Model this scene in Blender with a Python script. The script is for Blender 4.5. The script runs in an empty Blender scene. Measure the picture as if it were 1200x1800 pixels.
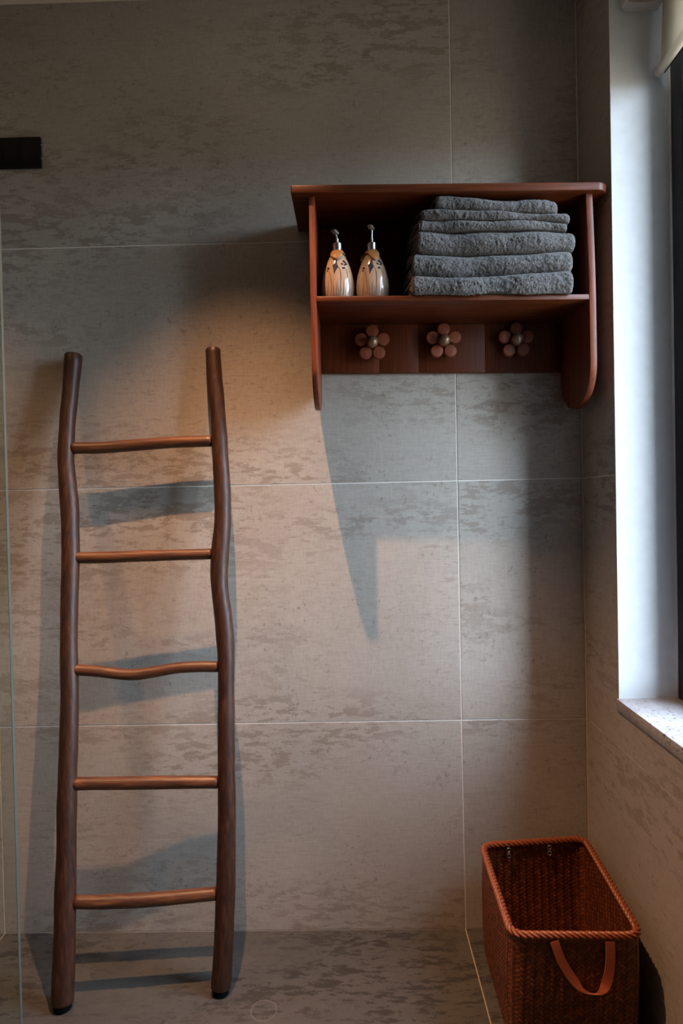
import bpy, bmesh, math, random
import numpy as np
from mathutils import Vector, Matrix, noise

S = bpy.context.scene
COL = S.collection
random.seed(7)
RNG = np.random.default_rng(7)

# ------------------------------------------------------------------ camera
cam_d = bpy.data.cameras.new('camera')
cam = bpy.data.objects.new('camera', cam_d)
COL.objects.link(cam)
CR = Vector((0.99966119, 0.01611999, -0.02043659))
CU = Vector((0.02020927, 0.01414103, 0.99969576))
CF = Vector((-0.01640408, 0.99977006, -0.01381047))
m = Matrix.Identity(4)
for i in range(3):
    m[i][0], m[i][1], m[i][2] = CR[i], CU[i], -CF[i]
m[0][3], m[1][3], m[2][3] = -0.57412, -1.61508, 1.07397
cam.matrix_world = m
cam_d.sensor_fit = 'VERTICAL'
cam_d.sensor_height = 36.0
cam_d.lens = 36.0 * 1138.297 / 1800.0
cam_d.clip_start = 0.02
S.camera = cam

# ------------------------------------------------------------------ daylight (overcast sky seen by the window)
W = bpy.data.worlds.new('sky')
S.world = W
W.use_nodes = True
nt = W.node_tree
nt.nodes.clear()
wo = nt.nodes.new('ShaderNodeOutputWorld')
wb = nt.nodes.new('ShaderNodeBackground')
tc = nt.nodes.new('ShaderNodeTexCoord')
sx = nt.nodes.new('ShaderNodeSeparateXYZ')
rp = nt.nodes.new('ShaderNodeValToRGB')
nt.links.new(tc.outputs['Generated'], sx.inputs[0])
mr = nt.nodes.new('ShaderNodeMapRange')
mr.inputs['From Min'].default_value = -1
mr.inputs['From Max'].default_value = 1
nt.links.new(sx.outputs['Z'], mr.inputs['Value'])
nt.links.new(mr.outputs[0], rp.inputs[0])
e = rp.color_ramp.elements
e[0].position = 0.0; e[0].color = (0.09, 0.078, 0.062, 1)
e[1].position = 1.0; e[1].color = (0.56, 0.68, 0.86, 1)
a = e.new(0.485); a.color = (0.15, 0.135, 0.11, 1)
a = e.new(0.53); a.color = (0.50, 0.62, 0.755, 1)
nt.links.new(rp.outputs[0], wb.inputs['Color'])
nt.links.new(wb.outputs[0], wo.inputs['Surface'])
wb.inputs['Strength'].default_value = 20.5

# portal only guides sampling of that sky through the window opening
pd = bpy.data.lights.new('window_portal', 'AREA')
pd.shape = 'RECTANGLE'; pd.size = 1.3; pd.size_y = 1.75
pd.cycles.is_portal = True
po = bpy.data.objects.new('window_portal', pd)
COL.objects.link(po)
po.location = (0.20, -0.575, 1.5)
po.rotation_euler = (0, math.radians(90), 0)
pd.size, pd.size_y = 1.70, 0.80

# warm ceiling downlight
LAMP = (-0.835, -0.50, 2.326)
ld = bpy.data.lights.new('downlight_beam', 'SPOT')
ld.energy = 86.0
ld.color = (1.0, 0.53, 0.27)
ld.spot_size = math.radians(72.5)
ld.spot_blend = 1.0
ld.shadow_soft_size = 0.007
lo = bpy.data.objects.new('downlight_beam', ld)
COL.objects.link(lo)
lo.location = (LAMP[0], LAMP[1], LAMP[2] - 0.012)

# second, weaker downlight over the shower, behind the glass
ld2 = bpy.data.lights.new('shower_beam', 'SPOT')
ld2.energy = 48.0
ld2.color = (1.0, 0.48, 0.22)
ld2.spot_size = math.radians(88)
ld2.spot_blend = 1.0
ld2.shadow_soft_size = 0.03
lo2 = bpy.data.objects.new('shower_beam', ld2)
COL.objects.link(lo2)
lo2.location = (-1.70, -0.62, 2.314)

vs = S.view_settings
S.display_settings.display_device = 'sRGB'
vs.view_transform = 'Standard'
vs.look = 'None'
vs.exposure = 1.3
vs.gamma = 1.0
vs.use_curve_mapping = False

# ------------------------------------------------------------------ material helpers
class NT:
    def __init__(s, name):
        s.m = bpy.data.materials.new(name)
        s.m.use_nodes = True
        s.t = s.m.node_tree
        s.b = s.t.nodes['Principled BSDF']
        s.out = s.t.nodes['Material Output']
    def n(s, typ, **kw):
        q = s.t.nodes.new(typ)
        for k, v in kw.items():
            if k in q.inputs: q.inputs[k].default_value = v
            else: setattr(q, k, v)
        return q
    def l(s, a, b): s.t.links.new(a, b)
    def coord(s, scale=(1, 1, 1), rot=(0, 0, 0), rand=False):
        c = s.n('ShaderNodeTexCoord')
        mp = s.n('ShaderNodeMapping')
        mp.inputs['Scale'].default_value = scale
        mp.inputs['Rotation'].default_value = rot
        s.l(c.outputs['Object'], mp.inputs['Vector'])
        if rand:
            oi = s.n('ShaderNodeObjectInfo')
            mu = s.n('ShaderNodeVectorMath', operation='SCALE')
            mu.inputs[0].default_value = (17.3, 9.1, 23.7)
            s.l(oi.outputs['Random'], mu.inputs['Scale'])
            s.l(mu.outputs[0], mp.inputs['Location'])
        return mp.outputs[0]
    def noise(s, vec, scale, detail=4, rough=0.55, dist=0.0):
        q = s.n('ShaderNodeTexNoise')
        q.inputs['Scale'].default_value = scale
        q.inputs['Detail'].default_value = detail
        q.inputs['Roughness'].default_value = rough
        q.inputs['Distortion'].default_value = dist
        s.l(vec, q.inputs['Vector'])
        return q.outputs[0]
    def ramp(s, fac, stops):
        r = s.n('ShaderNodeValToRGB')
        e = r.color_ramp.elements
        while len(e) < len(stops): e.new(0.5)
        for i, (p, c) in enumerate(stops):
            e[i].position = p
            e[i].color = (c, c, c, 1) if not isinstance(c, tuple) else (*c, 1)
        s.l(fac, r.inputs[0])
        return r.outputs[0]
    def mul(s, a, b, op='MULTIPLY'):
        q = s.n('ShaderNodeMath', operation=op)
        for i, v in enumerate((a, b)):
            if isinstance(v, (int, float)): q.inputs[i].default_value = v
            else: s.l(v, q.inputs[i])
        return q.outputs[0]
    def mix(s, fac, a, b, mode='MIX'):
        q = s.n('ShaderNodeMix', data_type='RGBA', blend_type=mode)
        for sock, v in ((q.inputs[0], fac), (q.inputs[6], a), (q.inputs[7], b)):
            if isinstance(v, (int, float)): sock.default_value = v
            elif isinstance(v, tuple): sock.default_value = (*v, 1)
            else: s.l(v, sock)
        return q.outputs[2]
    def bump(s, h, strength, dist):
        q = s.n('ShaderNodeBump')
        q.inputs['Strength'].default_value = strength
        q.inputs['Distance'].default_value = dist
        s.l(h, q.inputs['Height'])
        s.l(q.outputs[0], s.b.inputs['Normal'])

def plain(name, col, rough=0.5, metal=0.0, spec=0.5):
    k = NT(name)
    v = k.coord()
    n1 = k.noise(v, 35.0, 3)
    c = k.mix(k.ramp(n1, [(0.3, 0.0), (0.7, 1.0)]), tuple(q * 0.92 for q in col), col)
    k.l(c, k.b.inputs['Base Color'])
    k.b.inputs['Roughness'].default_value = rough
    k.b.inputs['Metallic'].default_value = metal
    k.b.inputs['Specular IOR Level'].default_value = spec
    return k.m

def stone_tile(name, base, dark, amount, axis='x', rough=0.42):
    """porcelain tile printed with linen-like streaks and broken brownish patches"""
    k = NT(name)
    # u = direction of the streaks
    sc = {'x': (1, 1, 1), 'y': (1, 1, 1)}[axis]
    v = k.coord(sc, rand=True)
    st = {'x': (1.0, 1.0, 3.2), 'y': (1.0, 1.0, 3.2), 'f': (1.0, 5.5, 1.0)}[axis if axis in 'xy' else 'x']
    k2 = k.n('ShaderNodeMapping'); k2.inputs['Scale'].default_value = st if name != 'floor_tile' else (1.0, 3.0, 1.0)
    k.l(v, k2.inputs['Vector'])
    vs_ = k2.outputs[0]
    big = k.noise(v, 2.6, 2, 0.5)
    band = k.ramp(k.noise(vs_, 1.1, 2, 0.5), [(0.40, 0.0), (0.50, 1.0)] if name == 'floor_tile' else [(0.46, 0.0), (0.58, 1.0)])
    blot = k.noise(vs_, 15.0, 12, 0.76, 0.15)
    blot_m = k.ramp(blot, [(0.527, 0.0), (0.540, 1.0)])
    fleck = k.ramp(k.noise(v, 75.0, 6, 0.72, 0.5), [(0.585, 0.0), (0.635, 1.0)])
    fmask = k.ramp(k.noise(v, 7.0, 3, 0.6), [(0.42, 0.0), (0.58, 1.0)])
    blot2 = k.noise(vs_, 30.0, 8, 0.72, 0.2)
    blot2_m = k.ramp(blot2, [(0.575, 0.0), (0.592, 1.0)])
    band2 = k.ramp(k.noise(v, 3.4, 3, 0.6), [(0.40, 0.0), (0.56, 1.0)])
    # fine linen hatch
    hv = k.n('ShaderNodeMapping'); hv.inputs['Scale'].default_value = (300, 300, 46); k.l(v, hv.inputs['Vector'])
    hh = k.n('ShaderNodeMapping'); hh.inputs['Scale'].default_value = (34, 34, 260); k.l(v, hh.inputs['Vector'])
    n1 = k.noise(hv.outputs[0], 1.0, 2); n2 = k.noise(hh.outputs[0], 1.0, 2)
    hatch = k.mul(k.mul(n1, n2, 'ADD'), 0.5)
    c = k.mix(k.ramp(big, [(0.3, 0.0), (0.7, 1.0)]), tuple(q * 0.90 for q in base), tuple(q * 1.07 for q in base))
    c = k.mix(k.ramp(hatch, [(0.40, 1.0), (0.60, 0.0)]), c, k.mix(1.0, c, (0.88, 0.875, 0.87), 'MULTIPLY'))
    f1 = k.mul(k.mul(blot_m, band), amount)
    c = k.mix(f1, c, dark)
    rim = k.ramp(blot, [(0.518, 0.0), (0.529, 1.0), (0.533, 1.0), (0.546, 0.0)])
    c = k.mix(k.mul(k.mul(rim, band), amount * 0.75), c, tuple(q * 0.72 for q in dark))
    c = k.mix(k.mul(k.mul(blot2_m, band2), amount * 0.6), c, dark)
    c = k.mix(k.mul(k.mul(fleck, fmask), amount * 0.9), c, tuple(q * 0.8 for q in dark))
    k.l(c, k.b.inputs['Base Color'])
    r = k.ramp(blot_m, [(0.0, rough), (1.0, rough + 0.14)])
    k.l(r, k.b.inputs['Roughness'])
    k.b.inputs['Specular IOR Level'].default_value = 0.35
    k.bump(hatch, 0.10, 0.0006)
    return k.m

def wood(name, c0, c1, c2, along=(1, 14, 14), rough=0.38, scale=9.0, fine=(6, 160, 160), coat=0.0, spec=0.5):
    k = NT(name)
    v = k.coord(along, rand=True)
    n1 = k.noise(v, scale * 0.5, 6, 0.6, 0.8)
    vf = k.coord(fine, rand=True)
    n2 = k.noise(vf, 1.4, 4, 0.6)
    c = k.ramp(n1, [(0.28, c0), (0.5, c1), (0.74, c2)])
    c = k.mix(k.ramp(n2, [(0.35, 0.0), (0.62, 1.0)]), k.mix(1.0, c, (0.62, 0.58, 0.56), 'MULTIPLY'), c)
    k.l(c, k.b.inputs['Base Color'])
    k.l(k.ramp(n2, [(0.3, rough + 0.12), (0.7, rough)]), k.b.inputs['Roughness'])
    k.b.inputs['Coat Weight'].default_value = coat
    k.b.inputs['Specular IOR Level'].default_value = spec
    k.b.inputs['Coat Roughness'].default_value = 0.3
    k.bump(n2, 0.25, 0.0008)
    return k.m

M = {}
M['wall_tile'] = stone_tile('wall_tile', (0.388, 0.350, 0.308), (0.220, 0.180, 0.146), 0.70)
M['floor_tile'] = stone_tile('floor_tile', (0.066, 0.062, 0.057), (0.022, 0.020, 0.018), 0.85, rough=0.36)
M['grout'] = plain('grout', (0.78, 0.74, 0.68), 0.85)
M['floor_grout'] = plain('floor_grout', (0.30, 0.26, 0.22), 0.85)
M['white_plaster'] = plain('white_plaster', (0.55, 0.56, 0.565), 0.6)
M['ceiling_paint'] = plain('ceiling_paint', (0.66, 0.58, 0.48), 0.8)
M['room_paint'] = plain('room_paint', (0.235, 0.205, 0.175), 0.8)
M['black_metal'] = plain('black_metal', (0.010, 0.012, 0.016), 0.35)
M['black_plastic'] = plain('black_plastic', (0.004, 0.004, 0.004), 0.5, 0.0, 0.25)
M['hole_black'] = plain('hole_black', (0.0015, 0.0015, 0.0015), 0.9)
M['steel'] = plain('steel', (0.62, 0.60, 0.58), 0.28, 1.0)
M['pump_plastic'] = plain('pump_plastic', (0.34, 0.30, 0.26), 0.35, 0.3)
M['white_plastic'] = plain('white_plastic', (0.60, 0.57, 0.52), 0.45)
M['rubber'] = plain('rubber', (0.003, 0.003, 0.003), 0.9, 0.0, 0.1)
M['shelf_wood'] = wood('shelf_wood', (0.060, 0.0125, 0.0030), (0.105, 0.024, 0.0060), (0.150, 0.038, 0.0100), spec=0.28)
M['shelf_wood_vertical'] = wood('shelf_wood_vertical', (0.075, 0.015, 0.006), (0.145, 0.032, 0.012), (0.21, 0.052, 0.019), along=(14, 14, 1), fine=(160, 160, 6), spec=0.3)
M['back_wood'] = wood('back_wood', (0.082, 0.018, 0.0055), (0.100, 0.023, 0.0070), (0.122, 0.029, 0.0090), along=(18, 18, 1), fine=(160, 160, 6), spec=0.2)
M['petal_wood'] = wood('petal_wood', (0.17, 0.040, 0.017), (0.25, 0.063, 0.028), (0.32, 0.09, 0.042), along=(40, 40, 8), fine=(420, 420, 60), scale=3, rough=0.42)
M['knob_brass'] = plain('knob_brass', (0.26, 0.17, 0.11), 0.34, 0.55)
M['pole_wood'] = wood('pole_wood', (0.016, 0.0058, 0.0030), (0.040, 0.0135, 0.0062), (0.090, 0.032, 0.0150), along=(26, 26, 3.2), fine=(150, 150, 9), rough=0.44, coat=0.05, scale=9, spec=0.36)
M['rung_wood'] = wood('rung_wood', (0.036, 0.012, 0.006), (0.090, 0.031, 0.013), (0.175, 0.066, 0.027), along=(1.8, 24, 24), fine=(9, 190, 190), rough=0.38, coat=0.10, scale=7, spec=0.42)
M['cut_wood'] = wood('cut_wood', (0.10, 0.05, 0.03), (0.17, 0.09, 0.055), (0.22, 0.12, 0.08), along=(20, 20, 20), rough=0.6)
M['leather'] = plain('leather', (0.24, 0.055, 0.022), 0.36)
M['leather_edge'] = plain('leather_edge', (0.46, 0.16, 0.07), 0.6)
M['dry_leaf'] = wood('dry_leaf', (0.20, 0.085, 0.022), (0.42, 0.20, 0.06), (0.60, 0.33, 0.11), along=(60, 60, 25), fine=(500, 500, 60), scale=2, rough=0.5)
M['blue_paint'] = plain('blue_paint', (0.016, 0.020, 0.040), 0.6, 0.0, 0.12)
M['blue_paint_deep'] = plain('blue_paint_deep', (0.010, 0.013, 0.030), 0.25)
M['grey_paint'] = plain('grey_paint', (0.14, 0.12, 0.10), 0.25)

def ceramic():
    k = NT('glazed_ceramic')
    v = k.coord()
    n = k.noise(v, 22, 3)
    c = k.mix(k.ramp(n, [(0.3, 0.0), (0.7, 1.0)]), (0.33, 0.235, 0.165), (0.40, 0.295, 0.215))
    # painted grass-like strokes rising from the foot
    g = k.n('ShaderNodeTexCoord'); sp = k.n('ShaderNodeSeparateXYZ'); k.l(g.outputs['Object'], sp.inputs[0])
    at = k.mul(sp.outputs['X'], sp.outputs['Y'], 'ARCTAN2')
    cmb = k.n('ShaderNodeCombineXYZ'); k.l(k.mul(at, 9.0), cmb.inputs[0]); k.l(k.mul(sp.outputs['Z'], 9.0), cmb.inputs[1])
    s_ = k.ramp(k.noise(cmb.outputs[0], 1.9, 3, 0.6), [(0.50, 0.0), (0.60, 1.0)])
    low = k.n('ShaderNodeMapRange'); low.inputs['From Min'].default_value = 0.058; low.inputs['From Max'].default_value = 0.012
    k.l(sp.outputs['Z'], low.inputs['Value'])
    c = k.mix(k.mul(k.mul(s_, low.outputs[0]), 0.75), c, (0.09, 0.085, 0.09))
    k.l(c, k.b.inputs['Base Color'])
    k.b.inputs['Roughness'].default_value = 0.16
    k.b.inputs['Coat Weight'].default_value = 0.3
    k.b.inputs['Coat Roughness'].default_value = 0.05
    return k.m
M['ceramic'] = ceramic()

def terry():
    k = NT('grey_terry')
    v = k.coord()
    n = k.noise(v, 420, 3, 0.7)
    n2 = k.noise(v, 9, 3, 0.5)
    c = k.mix(k.ramp(n, [(0.34, 0.0), (0.66, 1.0)]), (0.032, 0.030, 0.030), (0.200, 0.189, 0.184))
    c = k.mix(k.ramp(n2, [(0.35, 0.0), (0.65, 0.35)]), c, (0.078, 0.073, 0.073))
    k.l(c, k.b.inputs['Base Color'])
    k.b.inputs['Roughness'].default_value = 1.0
    k.b.inputs['Specular IOR Level'].default_value = 0.1
    k.b.inputs['Sheen Weight'].default_value = 0.15
    k.b.inputs['Sheen Roughness'].default_value = 0.5
    k.bump(n, 0.8, 0.002)
    return k.m
M['terry'] = terry()
M['terry_hem'] = plain('terry_hem', (0.12, 0.122, 0.13), 0.95)

def rattan(name, c0, c1):
    k = NT(name)
    g = k.n('ShaderNodeNewGeometry')
    v = k.coord()
    n = k.noise(v, 120, 4)
    c = k.mix(g.outputs['Random Per Island'], c0, c1)
    c = k.mix(k.ramp(n, [(0.35, 0.0), (0.6, 1.0)]), k.mix(1.0, c, (0.7, 0.62, 0.6), 'MULTIPLY'), c)
    k.l(c, k.b.inputs['Base Color'])
    k.b.inputs['Roughness'].default_value = 0.42
    k.b.inputs['Specular IOR Level'].default_value = 0.4
    k.bump(n, 0.3, 0.0006)
    return k.m
M['rattan'] = rattan('rattan', (0.098, 0.025, 0.0078), (0.215, 0.060, 0.020))
M['rattan_rim'] = rattan('rattan_rim', (0.165, 0.038, 0.011), (0.28, 0.075, 0.024))
M['rattan_dark'] = plain('rattan_dark', (0.055, 0.012, 0.004), 0.8)

def thin_glass(name, tint, edge=False):
    k = NT(name)
    k.t.nodes.remove(k.b)
    tr = k.n('ShaderNodeBsdfTransparent'); tr.inputs['Color'].default_value = (*tint, 1)
    gl = k.n('ShaderNodeBsdfGlossy'); gl.inputs['Roughness'].default_value = 0.01
    ge = k.n('ShaderNodeNewGeometry')
    dt = k.n('ShaderNodeVectorMath', operation='DOT_PRODUCT')
    k.l(ge.outputs['Normal'], dt.inputs[0]); k.l(ge.outputs['Incoming'], dt.inputs[1])
    om = k.mul(1.0, k.mul(dt.outputs['Value'], 0.0, 'ABSOLUTE'), 'SUBTRACT')
    fr = k.mul(k.mul(k.mul(om, 5.0, 'POWER'), 0.96), 0.04, 'ADD')     # Schlick
    mx = k.n('ShaderNodeMixShader')
    k.l(fr, mx.inputs[0]); k.l(tr.outputs[0], mx.inputs[1]); k.l(gl.outputs[0], mx.inputs[2])
    k.l(mx.outputs[0], k.out.inputs[0])
    return k.m
M['window_glass'] = thin_glass('window_glass', (0.97, 0.98, 0.98))
M['shower_glass'] = thin_glass('shower_glass', (0.91, 0.955, 0.935))
M['glass_edge'] = plain('glass_edge', (0.070, 0.085, 0.075), 0.25)

def blind_fabric():
    k = NT('blind_fabric')
    v = k.coord((900, 900, 900))
    n = k.noise(v, 1.0, 2)
    k.l(k.mix(n, (0.62, 0.58, 0.50), (0.74, 0.70, 0.62)), k.b.inputs['Base Color'])
    k.b.inputs['Roughness'].default_value = 0.8
    tl = k.n('ShaderNodeBsdfTranslucent'); tl.inputs['Color'].default_value = (0.78, 0.72, 0.60, 1)
    mx = k.n('ShaderNodeMixShader'); mx.inputs[0].default_value = 0.30
    k.l(k.b.outputs[0], mx.inputs[1]); k.l(tl.outputs[0], mx.inputs[2]); k.l(mx.outputs[0], k.out.inputs[0])
    return k.m
M['blind_fabric'] = blind_fabric()

def sill_stone():
    k = NT('sill_stone')
    v = k.coord((1, 1, 1))
    fl = k.ramp(k.noise(v, 150, 3, 0.5), [(0.60, 0.0), (0.65, 1.0)])
    vn = k.ramp(k.noise(k.coord((9, 2.2, 1)), 5.0, 5, 0.6, 0.6), [(0.60, 0.0), (0.66, 1.0)])
    cl = k.noise(v, 30, 4)
    c = k.mix(k.ramp(cl, [(0.3, 0.0), (0.7, 1.0)]), (0.30, 0.29, 0.305), (0.43, 0.425, 0.44))
    c = k.mix(k.mul(vn, 0.6), c, (0.16, 0.15, 0.17))
    c = k.mix(k.mul(fl, 0.9), c, (0.05, 0.045, 0.05))
    k.l(c, k.b.inputs['Base Color'])
    k.b.inputs['Roughness'].default_value = 0.3
    return k.m
M['sill_stone'] = sill_stone()

# ------------------------------------------------------------------ object helpers
def link(name, me, mat, parent=None, origin=None):
    o = bpy.data.objects.new(name, me)
    if mat: me.materials.append(mat)
    COL.objects.link(o)
    if parent is not None: o.parent = parent
    if origin is not None: o.location = origin
    return o

def mesh(name, V, F, mat, parent=None, smooth=False, base=(0, 0, 0), origin=None, autosmooth=None):
    """V in world coordinates; base = world position of the object the mesh hangs under"""
    V = np.asarray(V, dtype=float) - np.array(base)
    if origin is not None: V = V - np.array(origin)
    me = bpy.data.meshes.new(name)
    me.from_pydata([tuple(v) for v in V], [], [tuple(f) for f in F])
    me.validate(); me.update()
    bm = bmesh.new(); bm.from_mesh(me)
    bmesh.ops.recalc_face_normals(bm, faces=bm.faces)
    bm.to_mesh(me); bm.free()
    if smooth:
        me.polygons.foreach_set('use_smooth', [True] * len(me.polygons))
    if autosmooth:
        me.set_sharp_from_angle(angle=math.radians(autosmooth))
    return link(name, me, mat, parent, origin)

def box(name, lo_, hi_, mat, parent=None, bev=0.0, seg=2, base=(0, 0, 0), rel=True):
    lo_ = np.minimum(lo_, hi_) if False else np.array(lo_, float); hi_ = np.array(hi_, float)
    c = (lo_ + hi_) / 2; d = hi_ - lo_
    bm = bmesh.new()
    bmesh.ops.create_cube(bm, size=1.0)
    for v in bm.verts:
        v.co = Vector((v.co.x * d[0], v.co.y * d[1], v.co.z * d[2]))
    if bev: bmesh.ops.bevel(bm, geom=list(bm.edges), offset=bev, segments=seg, affect='EDGES', profile=0.5)
    me = bpy.data.meshes.new(name); bm.to_mesh(me); bm.free()
    if bev and seg > 1:
        me.polygons.foreach_set('use_smooth', [True] * len(me.polygons)); me.set_sharp_from_angle(angle=math.radians(35))
    return link(name, me, mat, parent, tuple(c - np.array(base)))

def structure(o): o['kind'] = 'structure'; return o

def thing(name, label, cat, loc, group=None):
    o = bpy.data.objects.new(name, None)
    o.empty_display_size = 0.05
    COL.objects.link(o); o.location = loc
    tag(o, label, cat, group)
    return o

def tag(o, label, cat, group=None):
    o['label'] = label; o['category'] = cat
    if group: o['group'] = group
    return o

def lathe_vf(prof, seg=40, c=(0, 0, 0), axis='z'):
    V, F = [], []
    for (r, z) in prof:
        for i in range(seg):
            t = 2 * math.pi * i / seg
            if axis == 'z': V.append((c[0] + r * math.cos(t), c[1] + r * math.sin(t), c[2] + z))
            elif axis == 'y': V.append((c[0] + r * math.cos(t), c[1] + z, c[2] + r * math.sin(t)))
            else: V.append((c[0] + z, c[1] + r * math.cos(t), c[2] + r * math.sin(t)))
    for k in range(len(prof) - 1):
        for i in range(seg):
            j = (i + 1) % seg
            F.append((k * seg + i, k * seg + j, (k + 1) * seg + j, (k + 1) * seg + i))
    F.append(tuple(range(seg))); F.append(tuple((len(prof) - 1) * seg + i for i in range(seg)))
    return V, F

def lathe(name, prof, mat, parent=None, c=(0, 0, 0), axis='z', seg=40, base=(0, 0, 0), sharp=40):
    V, F = lathe_vf(prof, seg, c, axis)
    return mesh(name, V, F, mat, parent, True, base, autosmooth=sharp)

def catmull(P, n):
    P = np.array(P, float)
    Q = np.vstack([2 * P[0] - P[1], P, 2 * P[-1] - P[-2]])
    out = []
    for i in range(1, len(Q) - 2):
        for k in range(n):
            t = k / n
            a, b, c, d = Q[i - 1], Q[i], Q[i + 1], Q[i + 2]
            out.append(0.5 * ((2 * b) + (-a + c) * t + (2 * a - 5 * b + 4 * c - d) * t * t + (-a + 3 * b - 3 * c + d) * t ** 3))
    out.append(P[-1])
    return np.array(out)

def tube(name, path, mat, parent=None, seg=20, base=(0, 0, 0), lump=0.0, ref=(0, 1, 0), seed=0, closed=False, bevel_end=0.0, flat=1.0):
    """path rows x,y,z,r; irregular branch-like surface when lump>0"""
    P = np.array(path, float)
    if bevel_end and not closed:
        t0 = P[1, :3] - P[0, :3]; t0 /= np.linalg.norm(t0)
        t1 = P[-1, :3] - P[-2, :3]; t1 /= np.linalg.norm(t1)
        a = P[0].copy(); a[3] *= 0.86
        a2 = P[0].copy(); a2[:3] += t0 * bevel_end
        b = P[-1].copy(); b[3] *= 0.86
        b2 = P[-1].copy(); b2[:3] -= t1 * bevel_end
        P = np.vstack([a, a2, P[1:-1], b2, b])
    n = len(P); V, F = [], []
    ref = np.array(ref, float)
    for i in range(n):
        if closed: T = P[(i + 1) % n, :3] - P[i - 1, :3]
        else: T = P[min(i + 1, n - 1), :3] - P[max(i - 1, 0), :3]
        T /= np.linalg.norm(T)
        A = np.cross(T, ref); A /= np.linalg.norm(A); B = np.cross(A, T)
        for k in range(seg):
            th = 2 * math.pi * k / seg
            d = math.cos(th) * A + math.sin(th) * B * flat
            r = P[i, 3]
            if lump:
                q = Vector(P[i, :3] + d * r)
                r *= 1 + lump * (noise.noise(q * 16 + Vector((seed, 0, 0))) + 0.5 * noise.noise(q * 45 + Vector((0, seed, 0))))
            V.append(P[i, :3] + d * r)
    for i in range(n if closed else n - 1):
        for k in range(seg):
            j = (k + 1) % seg; i2 = (i + 1) % n
            F.append((i * seg + k, i * seg + j, i2 * seg + j, i2 * seg + k))
    if not closed:
        F.append(tuple(range(seg))); F.append(tuple((n - 1) * seg + k for k in range(seg)))
    return mesh(name, V, F, mat, parent, True, base, autosmooth=50)

def prism(name, prof, x0, x1, mat, parent=None, bev=0.0012, base=(0, 0, 0)):
    """profile in (y,z) extruded along x"""
    bm = bmesh.new()
    vs_ = [bm.verts.new((x0 - base[0], y - base[1], z - base[2])) for y, z in prof]
    f = bm.faces.new(vs_)
    r = bmesh.ops.extrude_face_region(bm, geom=[f])
    bmesh.ops.translate(bm, vec=(x1 - x0, 0, 0), verts=[v for v in r['geom'] if isinstance(v, bmesh.types.BMVert)])
    bmesh.ops.recalc_face_normals(bm, faces=bm.faces)
    if bev:
        ed = [e_ for e_ in bm.edges if abs(e_.verts[0].co.x - e_.verts[1].co.x) < 1e-6]
        bmesh.ops.bevel(bm, geom=ed, offset=bev, segments=2, affect='EDGES', profile=0.5)
    me = bpy.data.meshes.new(name); bm.to_mesh(me); bm.free()
    me.polygons.foreach_set('use_smooth', [True] * len(me.polygons)); me.set_sharp_from_angle(angle=math.radians(30))
    return link(name, me, mat, parent)

# ------------------------------------------------------------------ the room
G = 0.0026            # grout joint
ZS = [0.0, 0.5259, 1.1234, 1.7259, 2.330]
XS = [-2.30, -1.476, -0.3108, 0.0]
YF = -2.75            # the wall behind the camera
XL = -2.30
WY0, WY1 = -0.1954, -0.96      # window opening along the right wall
WZ0, WZ1 = 0.609, 2.270
REC = 0.0013
WTO = 0.52

def tile(parent, lo_, hi_, mat, name='tile'):
    return box(name, lo_, hi_, mat, parent, bev=0.0006, seg=1)

wb_ = structure(box('wall_back', (XL - 0.1, REC, -0.1), (WTO, 0.12, 2.45), M['grout']))
wb_o = tuple(wb_.location)
def tile_on(struct, lo_, hi_, mat):
    return box('tile', lo_, hi_, mat, struct, bev=0.0006, seg=1, base=tuple(struct.location))
for i in range(3):
    for j in range(4):
        zt = ZS[j + 1] - (G / 2 if j < 3 else 0)
        xr = XS[i + 1] - (G / 2 if i < 2 else 0.0034)
        tile_on(wb_, (XS[i] + G / 2, 0.0, ZS[j] + (G / 2 if j else 0.0012)), (xr, REC, zt), M['wall_tile'])

# right wall: one body with the window opening, split in four solid pieces of one mesh
def multi_box(name, boxes, mat, parent=None):
    V, F = [], []
    for lo_, hi_ in boxes:
        b = len(V)
        for x in (lo_[0], hi_[0]):
            for y in (lo_[1], hi_[1]):
                for z in (lo_[2], hi_[2]): V.append((x, y, z))
        for f in ((0, 1, 3, 2), (4, 6, 7, 5), (0, 4, 5, 1), (2, 3, 7, 6), (0, 2, 6, 4), (1, 5, 7, 3)):
            F.append(tuple(b + q for q in f))
    return mesh(name, V, F, mat, parent)
WT = 0.52   # wall thickness, its unseen outer part deepened to cut grazing sky light
M['outer_reveal_baffle'] = plain('outer_reveal_baffle', (0.20, 0.19, 0.18), 0.9)  # kept dark so the added outer reveal bounces little daylight inside
wr = structure(multi_box('wall_right', [
    ((REC, WY0, 0.0), (WT, REC, 2.33)),
    ((REC, YF, 0.0), (WT, WY1, 2.33)),
    ((REC, WY1, 0.0), (WT, WY0, WZ0)),
    ((REC, WY1, WZ1), (WT, WY0, 2.33))], M['grout']))
YR = [0.0, -0.90, -2.10, YF]
for j in range(4):
    z0 = ZS[j] + (G / 2 if j else 0.0012); z1 = ZS[j + 1] - (G / 2 if j < 3 else 0)
    for i in range(3):
        y0 = YR[i] - (G / 2 if i else 0.0); y1 = YR[i + 1] + G / 2
        # a tile cut round the opening stays one tile
        if z1 <= WZ0 or y1 >= WY0 or y0 <= WY1:
            parts = [(y0, y1, z0, z1)]
        else:
            parts = []
            if y0 > WY0: parts.append((y0, WY0, z0, z1))
            if y1 < WY1: parts.append((WY1, y1, z0, z1))
            ya, yb = min(y0, WY0), max(y1, WY1)
            if z0 < WZ0: parts.append((ya, yb, z0, min(WZ0, z1)))
            if z1 > WZ1: parts.append((ya, yb, max(WZ1, z0), z1))
        if parts:
            multi_box('tile', [((0.0, b_, c_), (REC, a_, d_)) for a_, b_, c_, d_ in parts], M['wall_tile'], wr)

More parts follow.
